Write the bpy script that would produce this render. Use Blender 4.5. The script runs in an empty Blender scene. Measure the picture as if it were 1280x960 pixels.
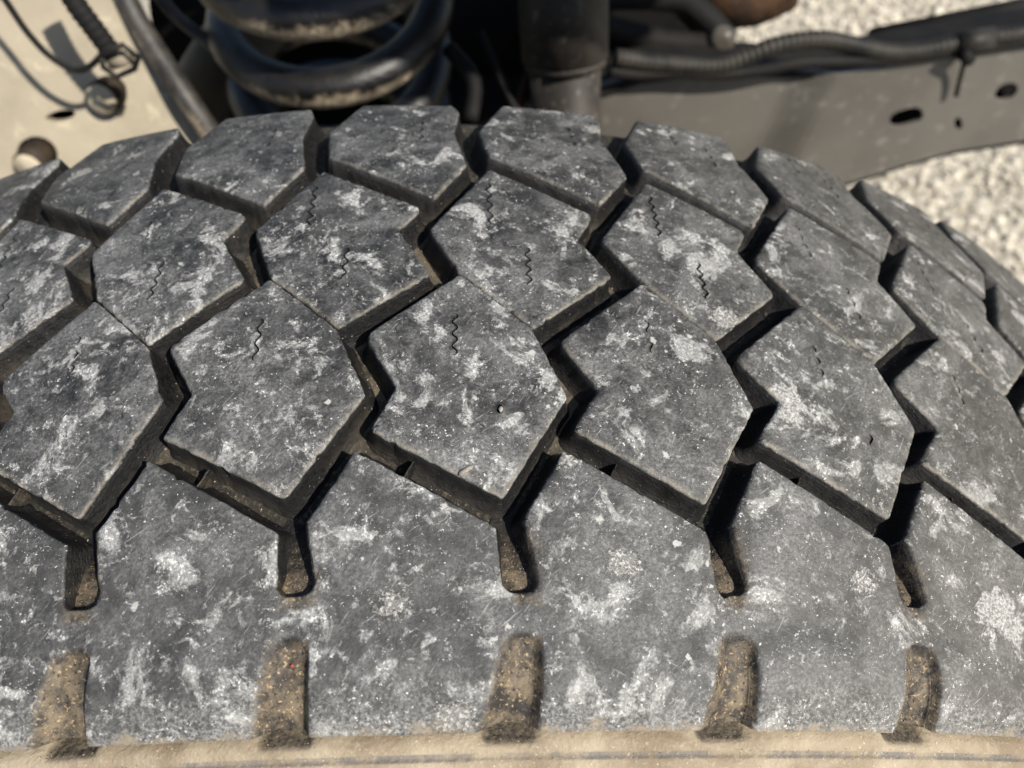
import bpy, bmesh, math, random
import numpy as np
from mathutils import Vector, Matrix, Euler, noise as mnoise
from mathutils.geometry import delaunay_2d_cdt
rad = math.radians
rng = random.Random(7)
scene = bpy.context.scene
C = scene.collection

# ------------------------------------------------------------------ camera
CAM = (0.01514, -0.11117, 0.54666)
ROT = (0.57841, -0.02649, -0.02775)
FPX = 957.55
cam_d = bpy.data.cameras.new('camera')
cam = bpy.data.objects.new('camera', cam_d); C.objects.link(cam)
cam.location = CAM; cam.rotation_euler = ROT
cam_d.sensor_width = 36.0; cam_d.lens = FPX/1280*36.0
cam_d.clip_start = 0.01; cam_d.clip_end = 2000
cam_d.dof.use_dof = True; cam_d.dof.focus_distance = 0.172; cam_d.dof.aperture_fstop = 12.5
scene.camera = cam
# ------------------------------------------------------------------ light
SUN_DIR = Vector((0.52, -0.44, 0.77)).normalized()      # towards the sun
world = bpy.data.worlds.new('World'); scene.world = world; world.use_nodes = True
wn = world.node_tree; wn.nodes.clear()
wo = wn.nodes.new('ShaderNodeOutputWorld'); wb = wn.nodes.new('ShaderNodeBackground'); ws = wn.nodes.new('ShaderNodeTexSky')
ws.sky_type = 'NISHITA'; ws.sun_disc = False
ws.sun_elevation = math.asin(SUN_DIR.z); ws.sun_rotation = math.atan2(SUN_DIR.x, SUN_DIR.y)
wb.inputs[1].default_value = 0.085
wn.links.new(ws.outputs[0], wb.inputs[0]); wn.links.new(wb.outputs[0], wo.inputs[0])
sd = bpy.data.lights.new('sun', 'SUN'); sd.energy = 4.9; sd.angle = rad(1.2); sd.color = (1.0, 0.94, 0.85)
sun = bpy.data.objects.new('sun', sd); C.objects.link(sun)
sun.rotation_euler = (-SUN_DIR).to_track_quat('-Z', 'Y').to_euler(); sun.location = (2, -2, 3)
scene.view_settings.view_transform = 'Standard'; scene.view_settings.look = 'None'
scene.view_settings.exposure = 0.42; scene.view_settings.gamma = 1.0
scene.render.engine = 'CYCLES'

# ------------------------------------------------------------------ helpers
def tag(o, label=None, cat=None, group=None, kind=None):
    if label: o['label'] = label
    if cat: o['category'] = cat
    if group: o['group'] = group
    if kind: o['kind'] = kind
    return o
def empty(name, loc=(0, 0, 0)):
    o = bpy.data.objects.new(name, None); C.objects.link(o); o.location = loc; o.empty_display_size = 0.05
    return o
def link(name, me, parent=None):
    o = bpy.data.objects.new(name, me); C.objects.link(o)
    if parent is not None:
        o.parent = parent
        o.matrix_parent_inverse = Matrix.Translation(-Vector(parent.location))
    return o
def mesh(name, verts, faces, mat, smooth=True, attrs=None):
    me = bpy.data.meshes.new(name); me.from_pydata([tuple(v) for v in verts], [], faces); me.update()
    if smooth: me.polygons.foreach_set('use_smooth', [True]*len(me.polygons))
    if attrs:
        for k, a in attrs.items():
            at_ = me.attributes.new(k, 'FLOAT', 'POINT'); at_.data.foreach_set('value', np.asarray(a, dtype=np.float32))
    if mat: me.materials.append(mat)
    return me
RM = Euler(ROT, 'XYZ').to_matrix()
def at(x, y, Y=None, Z=None, dist=None):
    """the point of the place seen at photo pixel (x, y), on the plane Y = const (or Z = const)"""
    d = RM @ Vector(((x-640)/FPX, (480-y)/FPX, -1.0)); c = Vector(CAM)
    if Y is not None: return c + d*((Y-c.y)/d.y)
    if Z is not None: return c + d*((Z-c.z)/d.z)
    return c + d*dist

class NT:
    """small node writer"""
    def __init__(s, name):
        s.m = bpy.data.materials.new(name); s.m.use_nodes = True; s.t = s.m.node_tree
        s.b = s.t.nodes['Principled BSDF']
    def n(s, kind, **kw):
        return s.t.nodes.new('ShaderNode'+kind)
    def put(s, sock, v):
        if isinstance(v, bpy.types.NodeSocket): s.t.links.new(v, sock)
        elif v is not None: sock.default_value = v
    def obj(s):
        return s.n('TexCoord').outputs['Object']
    def attr(s, name):
        a = s.n('Attribute'); a.attribute_name = name; return a.outputs['Fac']
    def mapping(s, v, scale=(1, 1, 1), rot=(0, 0, 0), loc=(0, 0, 0)):
        m = s.n('Mapping'); s.put(m.inputs[0], v); m.inputs['Scale'].default_value = scale
        m.inputs['Rotation'].default_value = rot; m.inputs['Location'].default_value = loc; return m.outputs[0]
    def noise(s, v, scale, detail=4, rough=.55, dist=0, color=False):
        m = s.n('TexNoise'); s.put(m.inputs['Vector'], v); m.inputs['Scale'].default_value = scale
        m.inputs['Detail'].default_value = detail; m.inputs['Roughness'].default_value = rough; m.inputs['Distortion'].default_value = dist
        return m.outputs['Color' if color else 'Fac']
    def voro(s, v, scale, feature='F1', out='Distance', rnd=1):
        m = s.n('TexVoronoi'); m.feature = feature; s.put(m.inputs['Vector'], v); m.inputs['Scale'].default_value = scale
        m.inputs['Randomness'].default_value = rnd
        return m.outputs[out]
    def math(s, op, a, b=0.0, c=None, clamp=False):
        m = s.n('Math'); m.operation = op; m.use_clamp = clamp; s.put(m.inputs[0], a); s.put(m.inputs[1], b)
        if c is not None: s.put(m.inputs[2], c)
        return m.outputs[0]
    def vmath(s, op, a, b):
        m = s.n('VectorMath'); m.operation = op; s.put(m.inputs[0], a); s.put(m.inputs[1], b); return m.outputs[0]
    def sep(s, v):
        m = s.n('SeparateColor'); s.put(m.inputs[0], v); return m.outputs
    def rng(s, v, a, b, lo=0.0, hi=1.0, smooth=True):
        m = s.n('MapRange'); s.put(m.inputs[0], v); m.inputs[1].default_value = a; m.inputs[2].default_value = b
        m.inputs[3].default_value = lo; m.inputs[4].default_value = hi; m.interpolation_type = 'SMOOTHSTEP' if smooth else 'LINEAR'
        return m.outputs[0]
    def mix(s, f, a, b):
        m = s.n('Mix'); m.data_type = 'RGBA'; s.put(m.inputs[0], f)
        for i, v in ((6, a), (7, b)):
            if isinstance(v, tuple) and len(v) == 3: v = v+(1,)
            s.put(m.inputs[i], v)
        return m.outputs[2]
    def bump(s, h, dist, strength=1.0, normal=None):
        m = s.n('Bump'); s.put(m.inputs['Height'], h); m.inputs['Distance'].default_value = dist
        m.inputs['Strength'].default_value = strength
        if normal is not None: s.put(m.inputs['Normal'], normal)
        return m.outputs[0]
    def done(s, col, rough=.6, normal=None, spec=.5, metal=0):
        if isinstance(col, tuple) and len(col) == 3: col = col+(1,)
        s.put(s.b.inputs['Base Color'], col); s.put(s.b.inputs['Roughness'], rough)
        s.b.inputs['Specular IOR Level'].default_value = spec; s.b.inputs['Metallic'].default_value = metal
        if normal is not None: s.put(s.b.inputs['Normal'], normal)
        return s.m

# ------------------------------------------------------------------ materials
def mat_rubber():
    """object coordinates are tyre metres: y across the tread"""
    N = NT('weathered_tyre_rubber'); P = N.obj()
    dep = N.attr('dep'); edge = N.attr('edge'); low = N.attr('low'); mud = N.attr('mud')
    wob = N.vmath('SCALE', N.vmath('SUBTRACT', N.noise(P, 420, 3, .6, color=True), (.5, .5, .5)), None)
    wob.node.inputs[3].default_value = .0011
    PD = N.vmath('ADD', P, wob)
    big = N.noise(P, 38, 5, .6, .4)
    tone = N.noise(P, 150, 7, .68, .6)
    fine = N.noise(P, 900, 5, .7)
    grain = N.noise(P, 2400, 3, .6)
    # dark bare rubber under chalky scuff patches of three sizes, all with ragged edges
    sx = N.n('SeparateXYZ'); N.put(sx.inputs[0], P); py = sx.outputs[1]
    tex = N.rng(N.noise(P, 1300, 5, .78), .40, .64)
    far = N.rng(py, .015, .10)                      # the inner side of the tread is less scuffed
    nearb = N.rng(py, -.022, -.045)                 # the shoulder carries an even grey bloom
    bare = N.mix(N.rng(tone, .36, .64), (.011, .0111, .0113), (.036, .0358, .035))
    bare = N.mix(N.math('MULTIPLY', nearb, .50), bare, (.066, .065, .062))
    bare = N.mix(N.math('MULTIPLY', far, .5), bare, (.012, .012, .012))
    bare = N.mix(N.rng(fine, .45, .72, 0, .6), bare, (.074, .073, .070))
    lo_ = N.math('MULTIPLY', far, .042)
    def patch(scale, loc, det, dst, a, b, bias):
        n_ = N.noise(N.mapping(PD, loc=loc), scale, det, .70, dst)
        return N.rng(N.math('SUBTRACT', n_, bias), a, b), n_
    Lm = N.rng(N.noise(N.mapping(PD, loc=(.7, .2, .4)), 210, 8, .75, .3), .42, .64)
    L1, _n = patch(48, (0, 0, 0), 8, .5, .45, .62, lo_)
    L2, fm = patch(84, (.11, .07, .03), 10, .45, .535, .60, lo_)
    L3, _n = patch(280, (.31, .17, .23), 7, .3, .565, .63, lo_)
    L2 = N.math('MULTIPLY', L2, N.math('MULTIPLY_ADD', tex, .60, .34))
    L3 = N.math('MULTIPLY', L3, N.math('MULTIPLY_ADD', tex, .60, .15))
    lowrim = N.math('MULTIPLY', N.rng(N.math('ADD', py, N.math('MULTIPLY', N.math('SUBTRACT', tone, .5), .022)), -.078, -.0862), tex)
    film = N.math('MAXIMUM', L2, N.math('MAXIMUM', L3, N.math('MULTIPLY', lowrim, .5)))
    col = N.mix(N.math('MULTIPLY', L1, N.math('MULTIPLY_ADD', tex, .60, .18)), bare, (.20, .197, .19))
    col = N.mix(N.math('MULTIPLY', Lm, N.math('MULTIPLY_ADD', tex, .30, .12)), col, (.25, .247, .238))
    col = N.mix(film, col, (.52, .515, .49))
    vc = N.sep(N.voro(PD, 62, out='Color'))[1]
    col = N.mix(N.math('MULTIPLY', N.rng(vc, .80, .98, 0, .12), N.rng(tex, 0, .7, .4, 1)), col, (.40, .395, .38))
    col = N.mix(N.math('MULTIPLY', N.rng(sx.outputs[0], .02, .16), .22), col, (.155, .140, .108))
    # bright torn outline along some patches
    rim = N.math('SUBTRACT', 1.0, N.math('MULTIPLY', N.math('ABSOLUTE', N.math('SUBTRACT', fm, .552)), 75.0), clamp=True)
    rim = N.math('MULTIPLY', rim, N.rng(fine, .48, .60))
    col = N.mix(N.math('MULTIPLY', rim, .12), col, (.62, .61, .58))
    # fine white flecks
    fl = N.noise(P, 1350, 4, .72)
    clus = N.math('MULTIPLY', N.rng(N.noise(P, 120, 4, .6), .36, .62, .35, 1.0), N.math('MULTIPLY_ADD', film, .8, .55), clamp=True)
    thr = N.math('SUBTRACT', .70, N.math('MULTIPLY', clus, .16))
    fk = N.math('MULTIPLY', N.math('SUBTRACT', fl, thr), 15.0, clamp=True)
    col = N.mix(N.math('MULTIPLY', fk, .95), col, (.80, .79, .75))
    # long scratches in two directions
    scr = None
    for rz, th in ((-.95, .69), (-.6, .70), (.5, .72)):
        sv = N.mapping(N.mapping(P, rot=(0, 0, rz)), scale=(170, 2400, 170))
        sc = N.math('MULTIPLY', N.math('SUBTRACT', N.noise(sv, 1.0, 2, .5), th), 16.0, clamp=True)
        scr = sc if scr is None else N.math('MAXIMUM', scr, sc)
    col = N.mix(N.math('MULTIPLY', scr, .4), col, (.50, .50, .49))
    # dried mud flakes: few, ragged, pale beige
    vv = N.mapping(PD, scale=(1.0, 1.35, 1.0), rot=(0, 0, .5))
    vr = N.sep(N.voro(vv, 80, out='Color'))[0]; vd = N.voro(vv, 80)
    vs = N.math('MULTIPLY', N.rng(vr, .875, .99, .10, .40, False), 1.0)
    flake = N.math('MULTIPLY', N.math('SUBTRACT', N.math('ADD', vs, N.math('MULTIPLY', N.math('SUBTRACT', fine, .5), 1.1)), vd), 14.0, clamp=True)
    flake = N.math('MULTIPLY', flake, N.rng(vr, .872, .88))
    flake = N.math('MULTIPLY', flake, N.rng(tex, .1, .6, .35, 1.0))
    col = N.mix(N.math('MULTIPLY', flake, .82), col, N.mix(grain, (.42, .40, .36), (.70, .68, .64)))
    vw = N.mapping(PD, loc=(.02, .05, .01), rot=(0, 0, -.4), scale=(1, 1.3, 1)); wr = N.sep(N.voro(vw, 40, out='Color'))[2]; wd = N.voro(vw, 40)
    big_f = N.math('MULTIPLY', N.math('SUBTRACT', N.math('ADD', N.rng(wr, .80, 1.0, .06, .36, False), N.math('MULTIPLY', N.math('SUBTRACT', tone, .5), 1.3)), wd), 16.0, clamp=True)
    big_f = N.math('MULTIPLY', N.math('MULTIPLY', big_f, N.rng(wr, .798, .805)), N.math('MULTIPLY_ADD', tex, .75, .15))
    col = N.mix(N.math('MULTIPLY', big_f, .85), col, (.60, .585, .55))
    vr2 = N.sep(N.voro(PD, 300, out='Color'))[0]; vd2 = N.voro(PD, 300)
    chip = N.math('MULTIPLY', N.math('SUBTRACT', N.math('ADD', N.rng(vr2, .93, 1.0, .02, .34, False), N.math('MULTIPLY', N.math('SUBTRACT', fine, .5), 1.0)), vd2), 12.0, clamp=True)
    chip = N.math('MULTIPLY', chip, N.rng(vr2, .928, .935))
    col = N.mix(N.math('MULTIPLY', chip, .65), col, (.60, .58, .54))
    # sandy dust caught on the lower edges
    dust = N.math('MULTIPLY', N.rng(edge, 1.9, 0.1), low)
    dust = N.math('MULTIPLY', dust, N.rng(N.math('ADD', N.noise(P, 260, 4, .6), N.math('MULTIPLY', N.math('SUBTRACT', fine, .5), .6)), .34, .62))
    col = N.mix(N.math('MULTIPLY', dust, .5), col, N.mix(grain, (.18, .155, .115), (.50, .45, .36)))
    # tan dust creeping up from the ledge, ragged
    creep = N.rng(N.math('ADD', py, N.math('MULTIPLY', N.math('SUBTRACT', N.noise(P, 210, 6, .72), .5), .010)), -.0848, -.0870)
    col = N.mix(N.math('MULTIPLY', creep, .8), col, N.mix(grain, (.20, .165, .115), (.42, .35, .25)))
    # clean moulded rubber down in the grooves, with brown dirt thinned to the right as painted shade
    dirt_shade = N.math('MULTIPLY', N.rng(N.noise(P, 70, 5, .65, .5), .44, .62), N.math('MULTIPLY', N.rng(py, -.034, -.016, .25, 1.0), N.math('MULTIPLY', N.rng(py, .04, .06, 1, .3), N.rng(sx.outputs[0], .0, .11, 1, .25))))
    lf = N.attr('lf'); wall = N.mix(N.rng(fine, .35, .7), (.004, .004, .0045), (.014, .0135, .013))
    wall = N.mix(N.math('MULTIPLY', lf, N.rng(N.noise(P, 200, 4, .6), .3, .7, .2, .8)), wall, (.046, .043, .040))  # lower-left walls greyed: their lit sheen is put into the colour
    wall = N.mix(N.math('MULTIPLY', dirt_shade, N.math('MULTIPLY_ADD', N.rng(dep, 2.5, 7), .55, .15)), wall, N.mix(fine, (.024, .020, .015), (.085, .070, .049)))
    spk = N.math('MULTIPLY', N.math('SUBTRACT', N.noise(P, 1500, 2, .5), .725), 30, clamp=True)
    wall = N.mix(N.math('MULTIPLY', spk, .8), wall, (.5, .47, .38))
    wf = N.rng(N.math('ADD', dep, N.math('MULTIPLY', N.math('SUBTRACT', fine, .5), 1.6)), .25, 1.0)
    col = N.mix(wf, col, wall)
    # mud packed into the shoulder notches
    mcol = N.mix(N.rng(N.noise(P, 240, 5, .7), .35, .65), (.030, .027, .025), (.175, .138, .092))
    mcol = N.mix(N.math('MULTIPLY', N.math('SUBTRACT', N.noise(P, 1300, 2, .5), .60), 9, clamp=True), mcol, (.40, .29, .16))
    mcol = N.mix(N.math('MULTIPLY', N.math('SUBTRACT', N.noise(N.mapping(P, loc=(.3, .2, .1)), 1100, 3, .6), .58), 14, clamp=True), mcol, (.03, .026, .024))
    mf = N.math('MULTIPLY', mud, N.rng(N.math('ADD', N.noise(P, 160, 5, .7), N.math('MULTIPLY', mud, .35)), .50, .74))
    col = N.mix(mf, col, mcol)
    # relief
    h = N.math('ADD', N.math('MULTIPLY', tone, .5), N.math('MULTIPLY', fine, .42))
    h = N.math('ADD', h, N.math('MULTIPLY', film, .22)); h = N.math('ADD', h, N.math('MULTIPLY', flake, .5))
    h = N.math('ADD', h, N.math('MULTIPLY', grain, .16))
    b1 = N.bump(h, .00075, .85)
    ws_ = N.attr('ws')
    cmb = N.n('CombineXYZ'); N.put(cmb.inputs[0], N.math('MULTIPLY', ws_, .35)); N.put(cmb.inputs[1], N.math('MULTIPLY', dep, 1.5))
    stri = N.noise(cmb.outputs[0], 1.6, 3, .55, .6)
    b2 = N.bump(N.math('MULTIPLY', stri, N.rng(dep, 1.0, 2.0)), .0004, .7, b1)
    rough = N.rng(N.math('ADD', film, N.math('MULTIPLY', fine, .6)), .2, 1.1, .50, .82, False)
    return N.done(col, rough, b2, .32)

def mat_floor():
    N = NT('groove_floor_rubber'); P = N.obj()
    a = N.noise(P, 60, 6, .65, .5); f = N.noise(P, 800, 5, .7)
    sx = N.n('SeparateXYZ'); N.put(sx.inputs[0], P)
    col = N.mix(N.math('MULTIPLY', N.rng(a, .38, .60), N.math('MULTIPLY', N.rng(sx.outputs[1], -.032, -.016, .12, 1), N.math('MULTIPLY', N.rng(sx.outputs[1], .035, .055, 1, .15), N.rng(sx.outputs[0], .01, .10, 1, .15)))), (.020, .019, .017), (.125, .103, .072))  # brown also fades to the right: groove shade put into the colour
    col = N.mix(N.rng(f, .5, .75), col, (.15, .125, .085))
    spk = N.math('MULTIPLY', N.math('SUBTRACT', N.noise(P, 1400, 2, .5), .70), 30, clamp=True)
    col = N.mix(N.math('MULTIPLY', spk, .7), col, (.5, .45, .35))
    return N.done(col, .85, N.bump(f, .0008, .8), .3)

def mat_dusty_sidewall():
    N = NT('dusty_sidewall'); P = N.obj()
    a = N.noise(P, 45, 6, .65, .6); f = N.noise(P, 900, 4, .65); g = N.noise(P, 2200, 2, .5)
    col = N.mix(N.rng(a, .35, .65), (.22, .172, .115), (.38, .318, .225))
    grey = N.rng(N.attr('line'), .2, .8)
    grey = N.math('MULTIPLY', grey, N.rng(N.noise(P, 90, 4, .6), .40, .58, .1, 1))
    col = N.mix(N.math('MULTIPLY', grey, .75), col, (.13, .125, .12))
    col = N.mix(N.rng(f, .55, .72, 0, .5), col, (.46, .40, .30))
    col = N.mix(N.rng(N.noise(P, 25, 5, .7), .60, .68, 0, .6), col, (.11, .08, .055))
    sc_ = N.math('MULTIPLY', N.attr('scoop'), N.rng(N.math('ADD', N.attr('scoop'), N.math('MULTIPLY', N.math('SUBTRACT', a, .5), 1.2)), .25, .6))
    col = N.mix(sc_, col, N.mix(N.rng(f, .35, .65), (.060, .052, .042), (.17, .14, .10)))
    spk = N.math('MULTIPLY', N.math('SUBTRACT', g, .69), 16, clamp=True)
    col = N.mix(N.math('MULTIPLY', spk, .8), col, (.80, .68, .50))
    h = N.math('ADD', N.math('MULTIPLY', f, .6), N.math('MULTIPLY', a, .6))
    return N.done(col, .8, N.bump(h, .0008, .8), .3)

def mat_simple(name, c1, c2, scale, rough=.6, spec=.5, bump=.0005, metal=0, hi=None, detail=5):
    N = NT(name); P = N.obj()
    a = N.noise(P, scale, detail, .6, .3); f = N.noise(P, scale*9, 4, .65)
    col = N.mix(N.rng(a, .33, .67), c1, c2)
    if hi: col = N.mix(N.rng(f, .56, .70, 0, .8), col, hi)
    return N.done(col, rough, N.bump(N.math('ADD', a, N.math('MULTIPLY', f, .5)), bump, .7), spec, metal)

M_rub = mat_rubber(); M_floor = mat_floor(); M_side = mat_dusty_sidewall()
M_sipe = mat_simple('sipe_slit_rubber', (.004, .004, .004), (.012, .011, .01), 300, .9, .2)
M_panel = mat_simple('sand_dusted_steel', (.235, .203, .148), (.385, .336, .25), 9, .75, .3, .0008, 0, (.50, .44, .32))
M_rail = mat_simple('satin_black_painted_rail', (.088, .080, .068), (.125, .115, .098), 9, .48, .5, .0003, 0, (.20, .19, .165))
M_black = mat_simple('sooty_black_steel', (.008, .008, .008), (.018, .016, .014), 20, .7, .16, .0005)
M_void = mat_simple('matt_black_void', (.003, .003, .003), (.010, .009, .008), 14, .9, .1, .0005)  # near black, in place of the deep shade behind the spring
M_coil = mat_simple('black_coil_paint', (.006, .006, .006), (.028, .024, .020), 22, .28, .5, .0016, 0, (.11, .085, .055))
M_shock = mat_simple('dusty_brown_black_damper', (.018, .015, .012), (.055, .047, .038), 22, .6, .3, .0005, 0, (.11, .10, .085))
def mat_lit_edge(name, c1, c2, rough, thr=.35):
    """black paint with beige mud painted on the lower near side as its sunlit edge"""
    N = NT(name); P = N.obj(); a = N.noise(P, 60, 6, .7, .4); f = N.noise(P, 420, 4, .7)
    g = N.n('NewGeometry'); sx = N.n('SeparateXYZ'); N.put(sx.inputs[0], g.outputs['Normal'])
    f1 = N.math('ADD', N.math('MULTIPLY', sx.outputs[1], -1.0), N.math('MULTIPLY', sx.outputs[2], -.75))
    m = N.rng(N.math('ADD', f1, N.math('MULTIPLY', N.math('SUBTRACT', a, .5), 1.7)), thr, thr+.45)  # beige mask paints sunlight on the lower near edge
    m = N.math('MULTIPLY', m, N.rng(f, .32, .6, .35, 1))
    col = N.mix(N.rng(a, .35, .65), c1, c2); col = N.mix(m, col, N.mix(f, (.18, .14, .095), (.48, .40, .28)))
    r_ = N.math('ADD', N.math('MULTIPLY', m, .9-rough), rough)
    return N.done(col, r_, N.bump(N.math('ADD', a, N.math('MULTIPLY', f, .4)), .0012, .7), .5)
M_coil = mat_lit_edge('lit_edge_coil_paint', (.004, .004, .004), (.014, .012, .010), .38, .72)
M_hoseL = mat_lit_edge('lit_edge_hose', (.016, .015, .014), (.05, .044, .036), .5, .55)
M_hose = mat_simple('dusty_black_hose', (.010, .0095, .009), (.036, .032, .026), 40, .55, .25, .0005)
M_grey = mat_simple('dull_grey_bracket', (.05, .044, .035), (.11, .097, .075), 20, .65, .3)
M_rust = mat_simple('rusty_steel', (.010, .007, .005), (.06, .030, .014), 35, .8, .2, .001, 0, (.12, .06, .026))
M_shank = mat_simple('brown_black_bolt_shank', (.012, .009, .007), (.045, .030, .018), 60, .7, .3)
M_bolt = mat_simple('sandy_bolt_head', (.34, .29, .205), (.50, .435, .32), 60, .65, .4, .0005)

# ------------------------------------------------------------------ ground (far below the wheel arch)
def ground():
    N = NT('pale_gravel_ground'); P = N.obj()
    v = N.voro(P, 48); c = N.sep(N.voro(P, 48, out='Color'))
    a = N.noise(P, 3.0, 5, .6)
    col = N.mix(c[0], (.34, .31, .25), (.60, .55, .45)); col = N.mix(N.rng(v, .35, .75, 0, .7), col, (.24, .21, .16))
    col = N.mix(N.rng(a, .35, .7, 0, .3), col, (.40, .36, .29))
    m = N.done(col, .85, N.bump(N.math('SUBTRACT', 1.0, v), .01, 1.0), .3)
    s = 400.0
    o = link('gravel_ground', mesh('gravel_ground', [(-s, -s, -.40), (s, -s, -.40), (s, s, -.40), (-s, s, -.40)], [(0, 1, 2, 3)], m, False))
    tag(o, kind='structure')
    # loose stones where the ground shows past the frame rail
    bm = bmesh.new(); bmesh.ops.create_icosphere(bm, subdivisions=1, radius=1.0)
    bv = np.array([v.co[:] for v in bm.verts]); bf = np.array([[v.index for v in f.verts] for f in bm.faces]); bm.free()
    r = np.random.default_rng(5); n = 22000
    V = np.empty((n, len(bv), 3)); 
    px = r.uniform(-.35, 2.6, n); py = r.uniform(.45, 2.7, n); sz = r.uniform(.0038, .0085, n)*r.choice([1, 1, 1.35], n)
    for i in range(n):
        a1, a2, a3 = r.uniform(0, 6.28, 3); R = np.array(Euler((a1, a2, a3)).to_matrix())
        q = bv*r.uniform(.78, 1.18, (len(bv), 1))*np.array([1.0, r.uniform(.6, .95), r.uniform(.5, .8)])
        V[i] = (q@R.T)*sz[i]+np.array([px[i], py[i], -.40+sz[i]*.45])
    F = (bf[None]+np.arange(n)[:, None, None]*len(bv)).reshape(-1, 3)
    N = NT('pale_crushed_stone'); 
    idn = N.attr('tone'); f = N.noise(N.obj(), 160, 4, .6)
    col = N.mix(N.rng(idn, 0, 1, 0, 1, False), (.40, .365, .29), (.74, .68, .56)); col = N.mix(N.rng(f, .4, .7, 0, .4), col, (.70, .64, .52))
    ms = N.done(col, .8, N.bump(f, .001, .6), .3)
    me = bpy.data.meshes.new('gravel_stones'); me.vertices.add(n*len(bv)); me.vertices.foreach_set('co', V.reshape(-1))
    me.loops.add(len(F)*3); me.loops.foreach_set('vertex_index', F.reshape(-1).astype(np.int32))
    me.polygons.add(len(F)); me.polygons.foreach_set('loop_start', np.arange(0, len(F)*3, 3, dtype=np.int32))
    me.update(calc_edges=True)
    t = me.attributes.new('tone', 'FLOAT', 'POINT'); t.data.foreach_set('value', np.repeat(r.uniform(0, 1, n)**.8, len(bv)).astype(np.float32))
    me.materials.append(ms)
    tag(link('gravel_stones', me), 'pale beige crushed gravel spread on the ground beyond the frame rail', 'gravel', kind='stuff')
ground()

# ------------------------------------------------------------------ the tyre
DP = 0.117418                      # one tread pitch, radians
RMM = 400.0                        # mm, nominal radius for arc lengths
PM = DP*RMM                        # pitch in mm
KN = np.array([-.11, -.095, -.08, -.065, -.05, -.035, -.015, .01, .04, .065, .09, .105, .12])
KR = np.array([.36032, .37535, .3880, .39119, .3944, .39623, .39888, .40016, .39842, .39655, .39072, .3872, .3835])
KMG = np.gradient(KR, KN)
def rad_at(y):
    y = np.clip(np.asarray(y, float), KN[0], KN[-1]); i = np.clip(np.searchsorted(KN, y)-1, 0, len(KN)-2)
    h = KN[i+1]-KN[i]; t = (y-KN[i])/h
    return (2*t**3-3*t**2+1)*KR[i]+(t**3-2*t**2+t)*h*KMG[i]+(-2*t**3+3*t**2)*KR[i+1]+(t**3-t**2)*h*KMG[i+1]
def wrap(s, t, d):
    """tread coordinates in mm (arc s, lateral t, depth d) -> metres on the tyre, axis Y through the origin"""
    s = np.asarray(s, float); t = np.asarray(t, float)/1000; d = np.asarray(d, float)/1000
    r = rad_at(t); dr = (rad_at(t+.0005)-rad_at(t-.0005))/.001
    nr = 1/np.sqrt(1+dr*dr); ny = -dr*nr
    rr = r-d*nr; yy = t-d*ny; th = s/RMM
    return np.stack([rr*np.sin(th), yy, rr*np.cos(th)], -1)
def inside(px, py, poly):
    x = poly[:, 0]; y = poly[:, 1]; x2 = np.roll(x, -1); y2 = np.roll(y, -1)
    c = np.zeros(px.shape, bool)
    for a, b, a2, b2 in zip(x, y, x2, y2):
        if b == b2: continue
        m = ((b > py) != (b2 > py)) & (px < (a2-a)*(py-b)/(b2-b)+a)
        c ^= m
    return c
def dist_poly(P, poly, closed=True):
    d = np.full(len(P), 1e9); idx = np.zeros(len(P), int)
    n = len(poly) if closed else len(poly)-1
    for i in range(n):
        a = poly[i]; b = poly[(i+1) % len(poly)]; ab = b-a
        t = np.clip(((P-a)@ab)/max(ab@ab, 1e-9), 0, 1); q = np.hypot(*(P-a-t[:, None]*ab).T)
        m = q < d; d[m] = q[m]; idx[m] = i
    return d, idx
def fillet(pts, radii, closed=True):
    out = []; n = len(pts)
    for i in range(n):
        p = np.array(pts[i], float)
        if not closed and i in (0, n-1): out.append(p); continue
        a = np.array(pts[i-1], float)-p; b = np.array(pts[(i+1) % n], float)-p
        la, lb = np.hypot(*a), np.hypot(*b); a /= la; b /= lb
        ang = math.acos(max(-1, min(1, a@b))); tl = min(radii[i]/math.tan(ang/2), la*.45, lb*.45)
        if tl < .05: out.append(p); continue
        p0 = p+a*tl; p1 = p+b*tl
        k = 5
        for j in range(k+1):
            t = j/k; out.append((1-t)**2*p0+2*t*(1-t)*p+t*t*p1)
    return np.array(out)
def resample(poly, step, closed=True):
    out = []; n = len(poly) if closed else len(poly)-1
    for i in range(n):
        a = poly[i]; b = poly[(i+1) % len(poly)]; L = np.hypot(*(b-a)); k = max(1, int(round(L/step)))
        for j in range(k): out.append(a+(b-a)*j/k)
    if not closed: out.append(poly[-1])
    return np.array(out)
def normals2(poly, closed=True):
    """outward normals of a counter-clockwise outline"""
    e = np.roll(poly, -1, 0)-poly; 
    if not closed: e[-1] = e[-2]
    L = np.hypot(e[:, 0], e[:, 1])[:, None]; e = e/np.maximum(L, 1e-9)
    nn = np.stack([e[:, 1], -e[:, 0]], -1); pv = np.roll(nn, 1, 0)
    if not closed: pv[0] = nn[0]
    m = nn+pv; m /= np.maximum(np.hypot(m[:, 0], m[:, 1])[:, None], 1e-6)
    c = np.clip((m*nn).sum(1), .55, 1)[:, None]
    return m/c
def n3(x, y, s, seed=0):
    return np.array([mnoise.noise(Vector((a*s, b*s, seed))) for a, b in zip(x, y)])
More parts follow.
